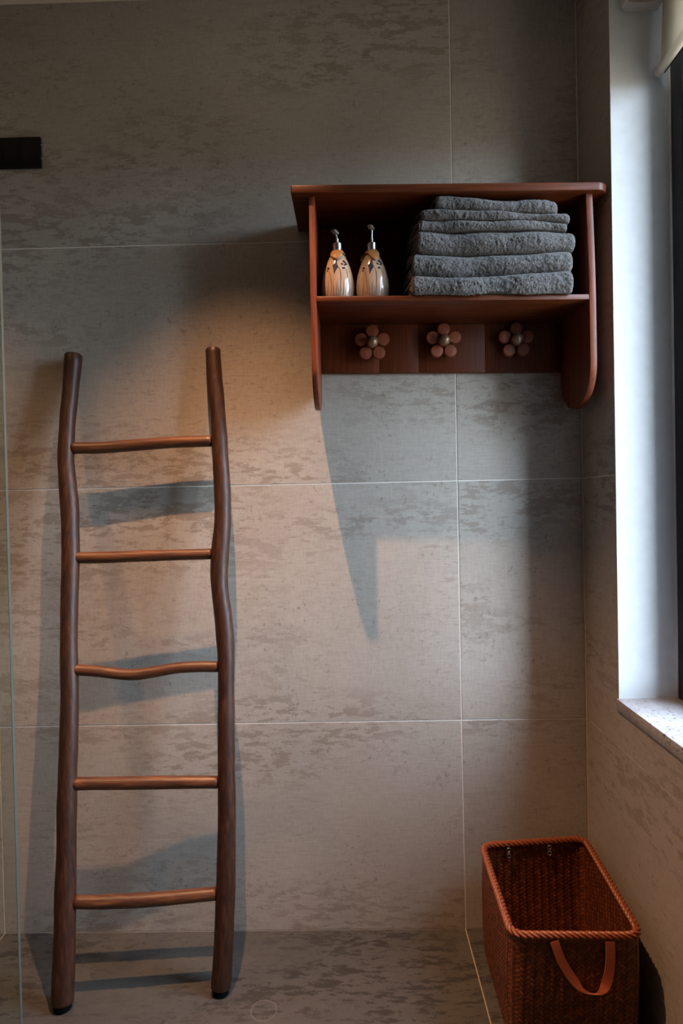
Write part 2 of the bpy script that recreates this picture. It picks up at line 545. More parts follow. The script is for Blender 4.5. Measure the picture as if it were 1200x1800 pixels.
fl = structure(box('floor', (XL - 0.1, YF - 0.1, -0.12), (0.52, 0.1, -REC), M['floor_grout']))
fy = [0.0, -0.60, -1.20, -1.80, -2.40, YF]
for i in range(3):
    for j in range(5):
        tile_on(fl, (XS[i] + G / 2, fy[j + 1] + G / 2, -REC), (XS[i + 1] - (G / 2 if i < 2 else 0), fy[j] - (G / 2 if j else 0.0012), 0.0), M['floor_tile'])
M['lime_mark'] = plain('lime_mark', (0.105, 0.098, 0.09), 0.5)
V, F = [], []
for i in range(48):
    t = 2 * math.pi * i / 48
    for rr_, zz in ((0.0262, 0.00002), (0.0266, 0.00018), (0.0274, 0.00018), (0.0278, 0.00002)):
        V.append((-0.783 + rr_ * math.cos(t), -0.2575 + rr_ * 1.05 * math.sin(t), zz))
for i in range(48):
    for k in range(3):
        F.append((i * 4 + k, i * 4 + k + 1, ((i + 1) % 48) * 4 + k + 1, ((i + 1) % 48) * 4 + k))
mesh('lime_ring', V, F, M['lime_mark'], fl, True, tuple(fl.location))
wl = structure(box('wall_left', (XL - 0.1, YF, 0.0), (XL, 0.0, 2.33), M['room_paint']))
wf = structure(box('wall_front', (XL, YF - 0.1, 0.0), (0.0, YF, 2.33), M['room_paint']))
ce = structure(box('ceiling', (XL - 0.1, YF - 0.1, 2.33), (0.52, 0.0, 2.45), M['ceiling_paint']))
# shadow-gap cornice strip along the back wall
# ---- window
rev = structure(multi_box('trim_1', [      # white plastered reveal lining
    ((0.0004, WY0 - 0.0012, WZ0 + 0.025), (0.19, WY0, WZ1)),
    ((0.0004, WY1, WZ0 + 0.025), (0.19, WY1 + 0.0012, WZ1)),
    ((0.0004, WY1, WZ1 - 0.0012), (0.19, WY0, WZ1))], M['white_plaster']))
structure(multi_box('trim_3', [      # unseen outer reveal lining, added to keep grazing daylight off the walls
    ((0.199, WY0 - 0.0012, WZ0 + 0.001), (WT, WY0, WZ1)),
    ((0.199, WY1, WZ0 + 0.001), (WT, WY1 + 0.0012, WZ1)),
    ((0.199, WY1, WZ1 - 0.0012), (WT, WY0, WZ1)),
    ((0.216, WY1 + 0.0013, WZ0 + 0.0002), (WT, WY0 - 0.0013, WZ0 + 0.0014))], M['outer_reveal_baffle']))
# sealant bead where frame meets plaster
win = structure(multi_box('window_1', [
    ((0.128, WY0 - 0.050, WZ0 + 0.025), (0.198, WY0 - 0.0012, WZ1 - 0.0012)),
    ((0.128, WY1 + 0.0012, WZ0 + 0.025), (0.198, WY1 + 0.050, WZ1 - 0.0012)),
    ((0.128, WY1 + 0.050, WZ1 - 0.051), (0.198, WY0 - 0.050, WZ1 - 0.0012)),
    ((0.128, WY1 + 0.050, WZ0 + 0.025), (0.198, WY0 - 0.050, WZ0 + 0.050))], M['black_metal']))
ymid = (WY0 + WY1) / 2
for (ya, yb) in ((WY0 - 0.050, ymid + 0.002), (ymid - 0.002, WY1 + 0.050)):
    s_ = multi_box('sash', [
        ((0.140, ya - 0.042, WZ0 + 0.050), (0.186, ya, WZ1 - 0.051)),
        ((0.140, yb, WZ0 + 0.050), (0.186, yb + 0.042, WZ1 - 0.051)),
        ((0.140, yb + 0.042, WZ0 + 0.050), (0.186, ya - 0.042, WZ0 + 0.080)),
        ((0.140, yb + 0.042, WZ1 - 0.091), (0.186, ya - 0.042, WZ1 - 0.051))], M['black_metal'], win)
    box('pane', (0.160, yb + 0.042, WZ0 + 0.080), (0.166, ya - 0.042, WZ1 - 0.091), M['window_glass'], s_)
bead = box('seal_bead', (0.1235, WY0 - 0.006, WZ0 + 0.0255), (0.1279, WY0 - 0.0013, WZ1 - 0.004), M['white_plastic'], win, bev=0.001)
sill = structure(box('trim_2', (-0.0045, WY1 + 0.0005, WZ0 + 0.0003), (0.215, WY0 + 0.002, WZ0 + 0.025), M['sill_stone'], bev=0.0012))

# ---- roller blind
bl = thing('roller_blind', 'cream roller blind pulled partly down inside the white window recess', 'blind', (0.078, -0.66, 2.147))
bb = (0.078, -0.66, 2.147)
lathe('roller', [(0.0225, 0.0), (0.0258, 0.001), (0.0258, 0.72), (0.0225, 0.721)], M['blind_fabric'], bl, (0.078, -0.936, 2.147), 'y', 40, bb)
for (yy, s) in ((WY0 - 0.0030, 1), (WY1 + 0.0030, -1)):
    # wall plate with folded bottom lip
    prof = [(0.020, 2.205), (0.021, 2.150), (0.026, 2.127), (0.034, 2.118), (0.103, 2.118), (0.103, 2.205)]
    V = [(x, yy + (0.0012 if s > 0 else -0.0012), z) for x, z in prof] + [(x, yy - (0.0006 if s > 0 else -0.0006), z) for x, z in prof]
    n = len(prof)
    F = [tuple(range(n)), tuple(range(n, 2 * n))] + [(i, (i + 1) % n, n + (i + 1) % n, n + i) for i in range(n)]
    br = mesh('bracket', V, F, M['white_plastic'], bl, base=bb)
    ya, yb = (yy - 0.024, yy - 0.0006) if s > 0 else (yy + 0.0006, yy + 0.024)
    pl = [(0.020, 2.205), (0.021, 2.150), (0.026, 2.127), (0.034, 2.118), (0.103, 2.118)]
    V, F = [], []
    for i, (x, z) in enumerate(pl):
        for y in (ya, yb):
            V += [(x, y, z), (x + (0.0014 if i < 3 else 0), y, z + (0.0014 if i >= 2 else 0))]
    for i in range(len(pl) - 1):
        a_ = i * 4; b_ = a_ + 4
        F += [(a_, b_, b_ + 2, a_ + 2), (a_ + 1, a_ + 3, b_ + 3, b_ + 1), (a_, a_ + 1, b_ + 1, b_), (a_ + 2, b_ + 2, b_ + 3, a_ + 3)]
    F += [(0, 2, 3, 1), (16, 17, 19, 18)]
    mesh('bracket_lip', V, F, M['white_plastic'], br, base=bb)
# fabric sheet from the back of the roller
V, F = [], []
ny, nz = 26, 14
for i in range(ny + 1):
    y = -0.2215 - i * 0.708 / ny
    for j in range(nz + 1):
        z = 2.147 - j * (2.147 - 1.985) / nz
        x = 0.1040 - 0.007 * (j / nz) ** 1.5
        V.append((x, y, z)); V.append((x - 0.0006, y, z))
def gi(i, j, k): return (i * (nz + 1) + j) * 2 + k
for i in range(ny):
    for j in range(nz):
        F.append((gi(i, j, 0), gi(i + 1, j, 0), gi(i + 1, j + 1, 0), gi(i, j + 1, 0)))
        F.append((gi(i, j, 1), gi(i, j + 1, 1), gi(i + 1, j + 1, 1), gi(i + 1, j, 1)))
for j in range(nz):
    for i in (0, ny): F.append((gi(i, j, 0), gi(i, j + 1, 0), gi(i, j + 1, 1), gi(i, j, 1)))
for i in range(ny):
    for j in (0, nz): F.append((gi(i, j, 0), gi(i + 1, j, 0), gi(i + 1, j, 1), gi(i, j, 1)))
mesh('fabric', V, F, M['blind_fabric'], bl, True, bb, autosmooth=40)
bar = lathe('bottom_bar', [(0.0095, 0.0), (0.0098, 0.001), (0.0098, 0.700), (0.0095, 0.701)], M['blind_fabric'], bl, (0.0975, -0.922, 1.978), 'y', 28, bb)
for yy in (-0.2210, -0.930):
    lathe('end_cap', [(0.0085, 0.0), (0.0108, 0.002), (0.0108, 0.009), (0.0098, 0.0095)], M['white_plastic'], bar, (0.0975, yy + 0.0003, 1.978), 'y', 28, bb)
lathe('weight_strip', [(0.0012, 0.0), (0.0018, 0.0005), (0.0018, 0.698), (0.0012, 0.6985)], M['black_plastic'], bar, (0.1045, -0.921, 1.9705), 'y', 10, bb)

# ---- ceiling downlights (just above the frame)
kk = NT('lamp_lens'); kk.b.inputs['Emission Color'].default_value = (1.0, 0.62, 0.38, 1); kk.b.inputs['Emission Strength'].default_value = 6.0
for LX, LY, lab in ((LAMP[0], LAMP[1], 'small round white recessed downlight in the ceiling above the ladder'),
                    (-1.70, -0.62, 'small round white recessed downlight in the ceiling over the shower')):
    db = (LX, LY, 2.33)
    dl = thing('ceiling_downlight', lab, 'lamp', db, 'recessed ceiling downlights')
    V, F = lathe_vf([(0.030, -0.001), (0.031, -0.006), (0.042, -0.005), (0.043, 0.0)], 40, (LX, LY, 2.3299), 'z')
    mesh('trim_ring', V, F[:-2], M['white_plastic'], dl, True, db)
    V, F = lathe_vf([(0.0285, 0.0), (0.0285, -0.0012)], 32, (LX, LY, 2.3297), 'z')
    mesh('lens', V, F, kk.m, dl, False, db)

# ------------------------------------------------------------------ socket plate on the left
so = thing('wall_socket', 'black rectangular wall socket plate with two round holes', 'socket', (-1.4015, 0.0, 1.96))
sb = (-1.4015, 0.0, 1.96)
box('cover_plate', (-1.4745, -0.0085, 1.9225), (-1.3285, -0.0002, 1.9985), M['black_plastic'], so, bev=0.002, base=sb)
for x0, x1 in ((-1.4665, -1.4245), (-1.4225, -1.3805), (-1.3785, -1.3365)):
    mo = box('module', (x0, -0.0096, 1.931), (x1, -0.0085, 1.990), M['black_plastic'], so, bev=0.0004, base=sb)
    if x0 == -1.4225:
        for z in (1.9736, 1.9576):
            lathe('pin_hole', [(0.0030, 0.0), (0.0030, 0.0006)], M['hole_black'], mo, (-1.3945, -0.0101, z), 'y', 20, sb)
for z in (1.9795, 1.9455):
    box('side_clip', (-1.3286, -0.0060, z - 0.0016), (-1.3272, -0.0030, z + 0.0016), M['steel'], so, bev=0.0003, base=sb)

# ------------------------------------------------------------------ fixed shower screen at the left
sc_ = thing('shower_screen', 'clear frameless glass shower screen at the left edge', 'glass screen', (-1.76, -0.40, 0.0))
sgb = (-1.76, -0.40, 0.0)
box('glass_panel', (-2.296, -0.404, 0.004), (-1.2268, -0.396, 2.10), M['shower_glass'], sc_, base=sgb)
box('polished_edge', (-1.2267, -0.404, 0.004), (-1.2254, -0.396, 2.10), M['glass_edge'], sc_, bev=0.0004, seg=1, base=sgb)
box('floor_channel', (-2.296, -0.410, 0.0), (-1.2254, -0.390, 0.0039), M['steel'], sc_, bev=0.0008, base=sgb)

# ------------------------------------------------------------------ ladder
LP = [(-1.2522, -0.025, 1.4536, 0.021), (-1.2565, -0.041, 1.3503, 0.0193), (-1.2597, -0.0493, 1.2966, 0.0191), (-1.2606, -0.0578, 1.242, 0.0187), (-1.2594, -0.0659, 1.1892, 0.019), (-1.2533, -0.074, 1.1368, 0.0204), (-1.2465, -0.0823, 1.0835, 0.0213), (-1.2426, -0.0902, 1.0322, 0.0204), (-1.2395, -0.0981, 0.9813, 0.0203), (-1.2386, -0.1032, 0.9482, 0.0201), (-1.2371, -0.1188, 0.8473, 0.0199), (-1.2339, -0.1342, 0.7482, 0.0193), (-1.2284, -0.149, 0.6522, 0.0202), (-1.2261, -0.1638, 0.5568, 0.0204), (-1.2252, -0.1783, 0.4631, 0.0207), (-1.2243, -0.1885, 0.3972, 0.0211), (-1.2216, -0.2024, 0.3074, 0.0212), (-1.22, -0.2162, 0.2181, 0.0227), (-1.2181, -0.2298, 0.1304, 0.0231), (-1.2177, -0.243, 0.0453, 0.024), (-1.2176, -0.252, -0.0132, 0.0229)]
RP = [(-0.9078, -0.0241, 1.4594, 0.0182), (-0.9038, -0.0321, 1.3964, 0.0185), (-0.8993, -0.039, 1.3424, 0.0191), (-0.8942, -0.0458, 1.2888, 0.0184), (-0.8909, -0.0528, 1.2343, 0.019), (-0.8878, -0.0595, 1.1816, 0.0192), (-0.8846, -0.0661, 1.1293, 0.0196), (-0.8828, -0.0729, 1.0761, 0.0192), (-0.8834, -0.0795, 1.0246, 0.0198), (-0.8879, -0.0865, 0.9697, 0.0216), (-0.8904, -0.0934, 0.9151, 0.0205), (-0.8872, -0.1, 0.8635, 0.02), (-0.8805, -0.1064, 0.8135, 0.0208), (-0.8763, -0.1127, 0.764, 0.0206), (-0.8739, -0.1191, 0.7136, 0.0195), (-0.8738, -0.1253, 0.6648, 0.0188), (-0.8736, -0.1347, 0.5911, 0.0193), (-0.8728, -0.1468, 0.4958, 0.0198), (-0.8721, -0.1525, 0.4511, 0.0198), (-0.8719, -0.1616, 0.3798, 0.0203), (-0.8725, -0.1734, 0.2875, 0.0209), (-0.8747, -0.1851, 0.1953, 0.0218), (-0.8784, -0.1967, 0.1045, 0.0217), (-0.8822, -0.2051, 0.0381, 0.0223), (-0.886, -0.2113, -0.0104, 0.0219)]
RUNG = [[(-1.2444, -0.0609, 1.2194, 0.0141), (-1.1731, -0.0597, 1.2193, 0.0141), (-1.1046, -0.0579, 1.2234, 0.0141), (-0.9989, -0.0553, 1.2289, 0.0137), (-0.9096, -0.0536, 1.2298, 0.0135)], [(-1.2313, -0.101, 0.9579, 0.0134), (-1.1488, -0.0979, 0.957, 0.0138), (-1.0475, -0.0938, 0.9589, 0.0134), (-0.9646, -0.0906, 0.9593, 0.0129), (-0.9083, -0.0884, 0.96, 0.0127)], [(-1.2237, -0.1401, 0.7034, 0.0128), (-1.1668, -0.1376, 0.6979, 0.0128), (-1.1111, -0.1354, 0.6899, 0.0131), (-1.0788, -0.1337, 0.6882, 0.0131), (-1.0426, -0.1309, 0.6922, 0.0131), (-0.9829, -0.1263, 0.7002, 0.0129), (-0.9359, -0.1234, 0.7011, 0.0125), (-0.8927, -0.121, 0.6998, 0.0126)], [(-1.2112, -0.1779, 0.4558, 0.0141), (-1.1337, -0.1721, 0.4527, 0.0141), (-1.0381, -0.1647, 0.4498, 0.0146), (-0.9595, -0.1587, 0.4471, 0.0142), (-0.8918, -0.1536, 0.444, 0.014)], [(-1.199, -0.2153, 0.2102, 0.0137), (-1.1264, -0.2083, 0.206, 0.015), (-1.0335, -0.1989, 0.2042, 0.0151), (-0.962, -0.1913, 0.2057, 0.0146), (-0.8948, -0.1843, 0.2071, 0.014)]]
IF = [[(-0.4383, 1.5208), (-0.2795, 1.5131), (-0.0894, 1.5144)], [(-0.43, 1.564), (-0.3316, 1.5574), (-0.2664, 1.5606), (-0.1535, 1.5644), (-0.0959, 1.5663)], [(-0.4167, 1.6177), (-0.3971, 1.614), (-0.3307, 1.6105), (-0.2656, 1.6109), (-0.1981, 1.6094), (-0.1307, 1.6134), (-0.0854, 1.6146)], [(-0.4121, 1.6667), (-0.3384, 1.6618), (-0.2647, 1.6611), (-0.2083, 1.6601), (-0.152, 1.6597), (-0.0872, 1.6562)], [(-0.4129, 1.6888), (-0.3465, 1.6869), (-0.2643, 1.6819), (-0.1969, 1.6812), (-0.1516, 1.6815), (-0.0967, 1.6736)], [(-0.4063, 1.7127), (-0.3756, 1.7122), (-0.3535, 1.7088), (-0.2639, 1.7042), (-0.1966, 1.6991), (-0.0927, 1.693)], [(-0.3775, 1.7389), (-0.3615, 1.7421), (-0.3284, 1.7378), (-0.2635, 1.7283), (-0.2415, 1.7277), (-0.1741, 1.7286), (-0.1374, 1.7265), (-0.1144, 1.718)]]

Lb = (-1.05, -0.23, 0.0)
lad = thing('wooden_ladder', 'dark brown rustic branch ladder leaning against the tiled wall', 'ladder', Lb)
def floorfix(P, rbot):
    """stop the pole on its black foot pad, 12 mm above the floor at its lowest edge"""
    Q = [q for q in P if q[2] > 0.03]
    a_, b_ = np.array(Q[-1]), np.array(P[-1])
    t = (a_[2] - 0.011) / (a_[2] - b_[2])
    Q.append(tuple(a_ + (b_ - a_) * t))
    return Q
poles = []
for P, sd in ((LP, 3.1), (RP, 8.7)):
    Q = catmull(floorfix(P, 0), 5)
    pole = tube('pole', Q, M['pole_wood'], lad, 26, Lb, 0.05, (0, 1, 0), sd, bevel_end=0.003)
    e_ = Q[-1]
    lathe('foot_pad', [(e_[3] * 0.72, -0.0105), (e_[3] * 0.80, -0.0095), (e_[3] * 0.84, 0.0015)], M['rubber'], pole, (e_[0], e_[1], 0.0106), 'z', 28, Lb)
    t_ = Q[0]
    d_ = Q[0][:3] - Q[1][:3]; d_ /= np.linalg.norm(d_)
    poles.append(Q)
for k, Rn in enumerate(RUNG):
    Rn = [list(r) for r in Rn]
    # run each rung into both poles, but not through them
    Q = catmull(Rn, 8)
    tube('rung', Q, M['rung_wood'], lad, 22, Lb, 0.05, (0, 0, 1), k * 5.3 + 1, bevel_end=0.002)

# ------------------------------------------------------------------ wall shelf
TL = -0.018
def tz(x, z): return z + TL * (x + 0.35)
Sb = (-0.35, 0.0, 1.52)
sh = thing('wall_shelf', 'reddish brown wooden wall shelf with three flower pegs below', 'shelf', Sb)
def sheared(o):
    for v in o.data.vertices:
        wx = v.co.x + o.location.x + (Sb[0])
        v.co.z += TL * (wx + 0.35)
    return o
def sbox(name, lo_, hi_, mat, bev=0.0015, parent=None):
    return sheared(box(name, lo_, hi_, mat, parent or sh, bev=bev, base=Sb))
# top board, rounded front corners on the right and left, overhanging both side panels
def top_board():
    x0, x1, y0, y1, r = -0.6935, -0.0065, -0.202, -0.0003, 0.024
    pts = [(x0, y1), (x0, y0 + 0.004)]
    pts += [(x0 + 0.004 - 0.004 * math.cos(t), y0 + 0.004 - 0.004 * math.sin(t)) for t in (0.5, 1.07)]
    pts += [(x0 + 0.004, y0)]
    for i in range(9):
        t = -math.pi / 2 + i * math.pi / 2 / 8
        pts.append((x1 - r + r * math.cos(t), y0 + r + r * math.sin(t)))
    pts.append((x1, y1))
    bm = bmesh.new()
    z0, z1 = 1.7425, 1.7605
    f = bm.faces.new([bm.verts.new((x - Sb[0], y - Sb[1], z0 - Sb[2])) for x, y in pts])
    r_ = bmesh.ops.extrude_face_region(bm, geom=[f])
    bmesh.ops.translate(bm, vec=(0, 0, z1 - z0), verts=[v for v in r_['geom'] if isinstance(v, bmesh.types.BMVert)])
    bmesh.ops.recalc_face_normals(bm, faces=bm.faces)
    ed = [e_ for e_ in bm.edges if abs(e_.verts[0].co.z - e_.verts[1].co.z) < 1e-6]
    bmesh.ops.bevel(bm, geom=ed, offset=0.0025, segments=3, affect='EDGES', profile=0.5)
    me = bpy.data.meshes.new('top_board'); bm.to_mesh(me); bm.free()
    me.polygons.foreach_set('use_smooth', [True] * len(me.polygons)); me.set_sharp_from_angle(angle=math.radians(30))
    return sheared(link('top_board', me, M['shelf_wood'], sh))
top_board()
def side_panel(x0, x1):
    pr = [(-0.0003, 1.742)]
    pr.append((-0.188, 1.742))
    for z in (1.70, 1.65, 1.60, 1.55, 1.50, 1.45, 1.41):
        t = (1.742 - z) / 0.3
        pr.append((-0.188 - 0.013 * math.sin(min(1, t * 1.15) * math.pi / 2), z))
    n = 22
    for i in range(n + 1):
        a_ = i / n * math.pi
        pr.append((-0.1007 - 0.1004 * math.cos(a_), 1.375 - 0.088 * math.sin(a_) ** 0.92))
    return sheared(prism('side_panel', pr, x0, x1, M['shelf_wood_vertical'], sh, 0.002, Sb))
side_panel(-0.6555, -0.6427)
side_panel(-0.0525, -0.0375)
sbox('shelf_board', (-0.6426, -0.2005, 1.5085), (-0.0526, -0.0125, 1.520), M['shelf_wood'])
# backboard glued up from vertical strips
xs = [-0.6426, -0.500, -0.4030, -0.2400, -0.1350, -0.0526]
for a_, b_ in zip(xs[:-1], xs[1:]):
    sbox('back_slat', (a_, -0.0122, 1.390), (b_ - 0.0001, -0.0003, 1.7422), M['back_wood'], 0.0003)
# flower pegs
HK = [(-0.5173, 1.4610), (-0.3440, 1.4612), (-0.1692, 1.4585)]
for hx, hz in HK:
    peg = lathe('peg', [(0.0070, 0.0), (0.0070, 0.013)], M['petal_wood'], sh, (hx, -0.0255, hz), 'y', 20, Sb)
    hub = lathe('hub', [(0.0120, 0.0), (0.0130, 0.001), (0.0130, 0.0085), (0.012, 0.0095)], M['petal_wood'], peg, (hx, -0.0350, hz), 'y', 28, Sb)
    for k in range(5):
        t = math.radians(90 + 72 * k + random.uniform(-2, 2))
        R_ = 0.0285
        lathe('petal', [(0.0118, 0.0), (0.0140, 0.0006), (0.0152, 0.0026), (0.0152, 0.0095), (0.0145, 0.011)], M['petal_wood'], peg,
              (hx + R_ * math.cos(t), -0.0385, hz + R_ * math.sin(t)), 'y', 28, Sb)
    pr = []
    for i in range(15):
        a_ = math.pi * (0.03 + 0.94 * i / 14)
        pr.append((0.0142 * math.sin(a_), -0.0142 * math.cos(a_)))
    lathe('knob', pr, M['knob_brass'], peg, (hx, -0.0485, hz), 'y', 28, Sb)

# ------------------------------------------------------------------ towels
IFX = [np.array(q) for q in IF]
def iface(k, x):
    if k == 0: return 1.520 + TL * (x + 0.35) + 0.0012
    q = IFX[k]
    return np.interp(x, q[:, 0], q[:, 1])
def smooth_iface(k, x):
    return (iface(k, x - 0.012) + iface(k, x) + iface(k, x + 0.012)) / 3.0
def towel(name, k, xl, xr, label, layers, sheet, yfront, yback=-0.022, over=0.0, seed=0, topcap=None):
    """folded cloth: nested U-shaped sheets (fold towards the room) swept along x"""
    rng = np.random.default_rng(seed)
    yc = (yfront + yback) / 2
    Tb = ((xl + xr) / 2, yc, float(smooth_iface(k, (xl + xr) / 2)))
    t_ = thing(name, label, 'towel', Tb, 'folded grey towels stacked on the shelf')
    U = layers
    h_mid = float(smooth_iface(k + 1, (xl + xr) / 2) - smooth_iface(k, (xl + xr) / 2)) - 0.0015
    for u in range(U):
        # cross-section outline in (y, s); s in 0..1 of the towel height
        inset = u * (sheet * 2.0 / h_mid) * 0.5
        s0, s1 = inset, 1 - inset
        th = sheet / h_mid * 0.97
        rr = (s1 - s0) / 2
        yf = yfront + u * sheet * 1.02
        ry = rr * h_mid * 0.92            # depth of the round nose
        pts = []
        def arc(r_s, r_y, n, sgn):
            return [(yf + ry - r_y * math.sin(a) , 0.5 - r_s * math.cos(a)) for a in (np.linspace(0, math.pi, n) if sgn > 0 else np.linspace(math.pi, 0, n))]
        nfine = max(10, int(math.pi * rr * h_mid / 0.0017))
        yend = yback - u * 0.006
        outer_b = [(y, s0) for y in np.concatenate([np.linspace(yend, yf + ry + 0.02, 9)[:-1], np.linspace(yf + ry + 0.02, yf + ry, 9)[:-1]])]
        outer_t = [(y, s1) for y in np.concatenate([np.linspace(yf + ry, yf + ry + 0.02, 9)[1:], np.linspace(yf + ry + 0.02, yend, 9)[1:]])]
        ri = max(rr - th, 0.012)
        riy = max(ry - sheet, 0.001)
        loop = outer_b + arc(rr, ry, nfine, 1) + outer_t
        if rr - th > 0.012:
            n_i = max(6, nfine // 3)
            loop += [(y, 0.5 + ri) for y in np.linspace(yend, yf + ry, 8)[:-1]]
            loop += arc(ri, riy, n_i, -1)
            loop += [(y, 0.5 - ri) for y in np.linspace(yf + ry, yend, 8)[1:]]
        L = np.array(loop); n = len(L)
        a0 = xl + u * 0.003 + rng.uniform(-0.002, 0.002); a1 = xr - u * 0.004
        nx = int((a1 - a0) / 0.0018)
        X = np.linspace(a0, a1, nx)
        zb = smooth_iface(k, X) + 0.0004; zt = smooth_iface(k + 1, X) - 0.0011
        if topcap is not None: zt = np.minimum(zt, topcap)
        # rounded ends: the height pinches over the last millimetres
        dl_ = np.minimum((X - a0) / 0.007, 1); dr_ = np.minimum((a1 - X) / 0.010, 1)
        pin = 0.72 + 0.28 * np.sqrt(1 - (1 - np.minimum(dl_, dr_)) ** 2)
        cen = (zb + zt) / 2
        if over == 0: cen = cen
        hh = (zt - zb) * pin
        zlow = zb + (zt - zb - hh) * 0.3
        Y = np.tile(L[:, 0], (nx, 1)); Sg = np.tile(L[:, 1], (nx, 1))
        Z = zlow[:, None] + Sg * hh[:, None]
        XX = np.tile(X[:, None], (1, n))
        # slow wander of the nose and of the two ends
        nosew = np.exp(-((Y - yf) / 0.035) ** 2)
        wander = 0.0030 * np.sin(X * 23 + seed) + 0.0022 * np.sin(X * 51 + 2.1 * seed)
        Y = Y + wander[:, None] * nosew
        # ends rounded in plan
        fr = np.clip((a1 - XX) / 0.012, 0, 1); Y = Y + (1 - np.sqrt(1 - (1 - fr) ** 2)) * 0.008 * nosew
        fl_ = np.clip((XX - a0) / 0.008, 0, 1); Y = Y + (1 - np.sqrt(1 - (1 - fl_) ** 2)) * 0.005 * nosew
        endw = np.clip(1 - (XX - a0) / 0.03, 0, 1)
        ruf = np.interp(Y, np.linspace(yfront - 0.01, yback, 9), rng.uniform(-0.009, 0.004, 9))
        ruf += 0.0035 * np.sin(Sg * 7 + seed)
        XX = XX + endw * ruf * np.clip((Y - yf) / 0.02, 0, 1) - endw * 0.012 * np.clip((Y - yf - 0.012) / 0.1, 0, 1)
        # loops of the pile
        jit = 0.00075
        rowv = rng.normal(0, 1, (nx, n, 3)) * jit
        sm = rng.normal(0, 1, (nx // 4 + 2, n // 4 + 2))
        gx = np.linspace(0, sm.shape[0] - 1.001, nx); gy = np.linspace(0, sm.shape[1] - 1.001, n)
        ix = gx.astype(int); iy = gy.astype(int); fx = (gx - ix)[:, None]; fy_ = (gy - iy)[None, :]
        big = (sm[ix][:, iy] * (1 - fx) * (1 - fy_) + sm[ix + 1][:, iy] * fx * (1 - fy_) + sm[ix][:, iy + 1] * (1 - fx) * fy_ + sm[ix + 1][:, iy + 1] * fx * fy_)
        Y = Y + rowv[:, :, 1] + big * 0.0007 * nosew
        # keep the pile from poking through the neighbours above and below
        Z = Z + rowv[:, :, 2] * 0.6 * np.clip(1 - np.abs(Sg - 0.5) * 2.0, 0.12, 1)
        XX = XX + rowv[:, :, 0] * 0.5
        if k == 0 and u == 0:   # the bottom towel droops a little over the shelf edge
            dr = np.clip((-0.2025 - Y) / 0.004, 0, 1) * np.clip(1 - Sg * 1.6, 0, 1)
            Z = Z - dr * (0.0060 + 0.0045 * np.sin(np.clip((X - a0 - 0.03) / (a1 - a0 - 0.03), 0, 1) * math.pi) ** 2)[:, None]
        V = np.stack([XX, Y, Z], -1).reshape(-1, 3) - np.array(Tb)
        i_ = np.arange(nx - 1)[:, None]; j_ = np.arange(n)[None, :]; j2 = (j_ + 1) % n
        F = np.stack([i_ * n + j_, i_ * n + j2, (i_ + 1) * n + j2, (i_ + 1) * n + j_], -1).reshape(-1, 4)
        me = bpy.data.meshes.new('fold')
        me.vertices.add(len(V)); me.vertices.foreach_set('co', V.ravel())
        caps = [list(range(n)), [(nx - 1) * n + q for q in range(n)][::-1]]
        nl = F.size + 2 * n
        me.loops.add(nl)
        lv = np.concatenate([F.ravel(), np.array(caps[0]), np.array(caps[1])])
        me.loops.foreach_set('vertex_index', lv.astype(np.int32))
        me.polygons.add(len(F) + 2)
        ls = np.concatenate([np.arange(len(F)) * 4, [F.size, F.size + n]])
        me.polygons.foreach_set('loop_start', ls.astype(np.int32))
        me.update(calc_edges=True); me.validate()
        bm = bmesh.new(); bm.from_mesh(me); bmesh.ops.recalc_face_normals(bm, faces=bm.faces); bm.to_mesh(me); bm.free()
        me.polygons.foreach_set('use_smooth', [True] * len(me.polygons))
        link('fold', me, M['terry'], t_)
        if u == 0:
            # stitched hem running round the nose at both ends
            for (xe, nm) in ((xl + 0.0015, 0), (xr - 0.002, 1)):
                kx = float(np.clip(xe, a0, a1))
                zb_ = float(smooth_iface(k, kx)) + 0.0004; zt_ = float(smooth_iface(k + 1, kx)) - 0.0011
                hh_ = (zt_ - zb_) * 0.78; zl_ = zb_ + (zt_ - zb_ - hh_) * 0.3
                w_ = 0.0030 * math.sin(kx * 23 + seed) + 0.0022 * math.sin(kx * 51 + 2.1 * seed)
                off = 0.0065 if nm else 0.004
                arcp = []
                for a in np.linspace(0.12, math.pi - 0.12, 22):
                    arcp.append((kx, yf + ry - ry * math.sin(a) + w_ + off, zl_ + (0.5 - rr * 0.99 * math.cos(a)) * hh_, 0.0017))
                tube('hem', arcp, M['terry_hem'], t_, 8, Tb, 0.0, (1, 0, 0))
    return t_
towel('folded_towel', 0, -0.4340, -0.0895, 'thick grey terry towel at the bottom of the stack, resting on the shelf board', 2, 0.0105, -0.2135, seed=1)
towel('folded_towel', 1, -0.4310, -0.0840, 'thick grey terry towel second from the bottom of the stack', 2, 0.0110, -0.1990, seed=2)
towel('folded_towel', 2, -0.4190, -0.0760, 'thickest grey terry towel in the middle, sticking out furthest right', 2, 0.0115, -0.1985, seed=3)
towel('folded_towel', 3, -0.4165, -0.0935, 'thin grey terry towel directly on top of the three thick ones', 1, 0.0068, -0.1965, seed=4)
towel('folded_towel', 4, -0.4090, -0.0885, 'thin grey towel second from the top with an open loop at its left end', 1, 0.0048, -0.1975, seed=5)
towel('folded_towel', 5, -0.3780, -0.1140, 'short grey towel lying topmost on the stack just under the top board', 1, 0.0058, -0.1960, seed=6, topcap=1.7395)

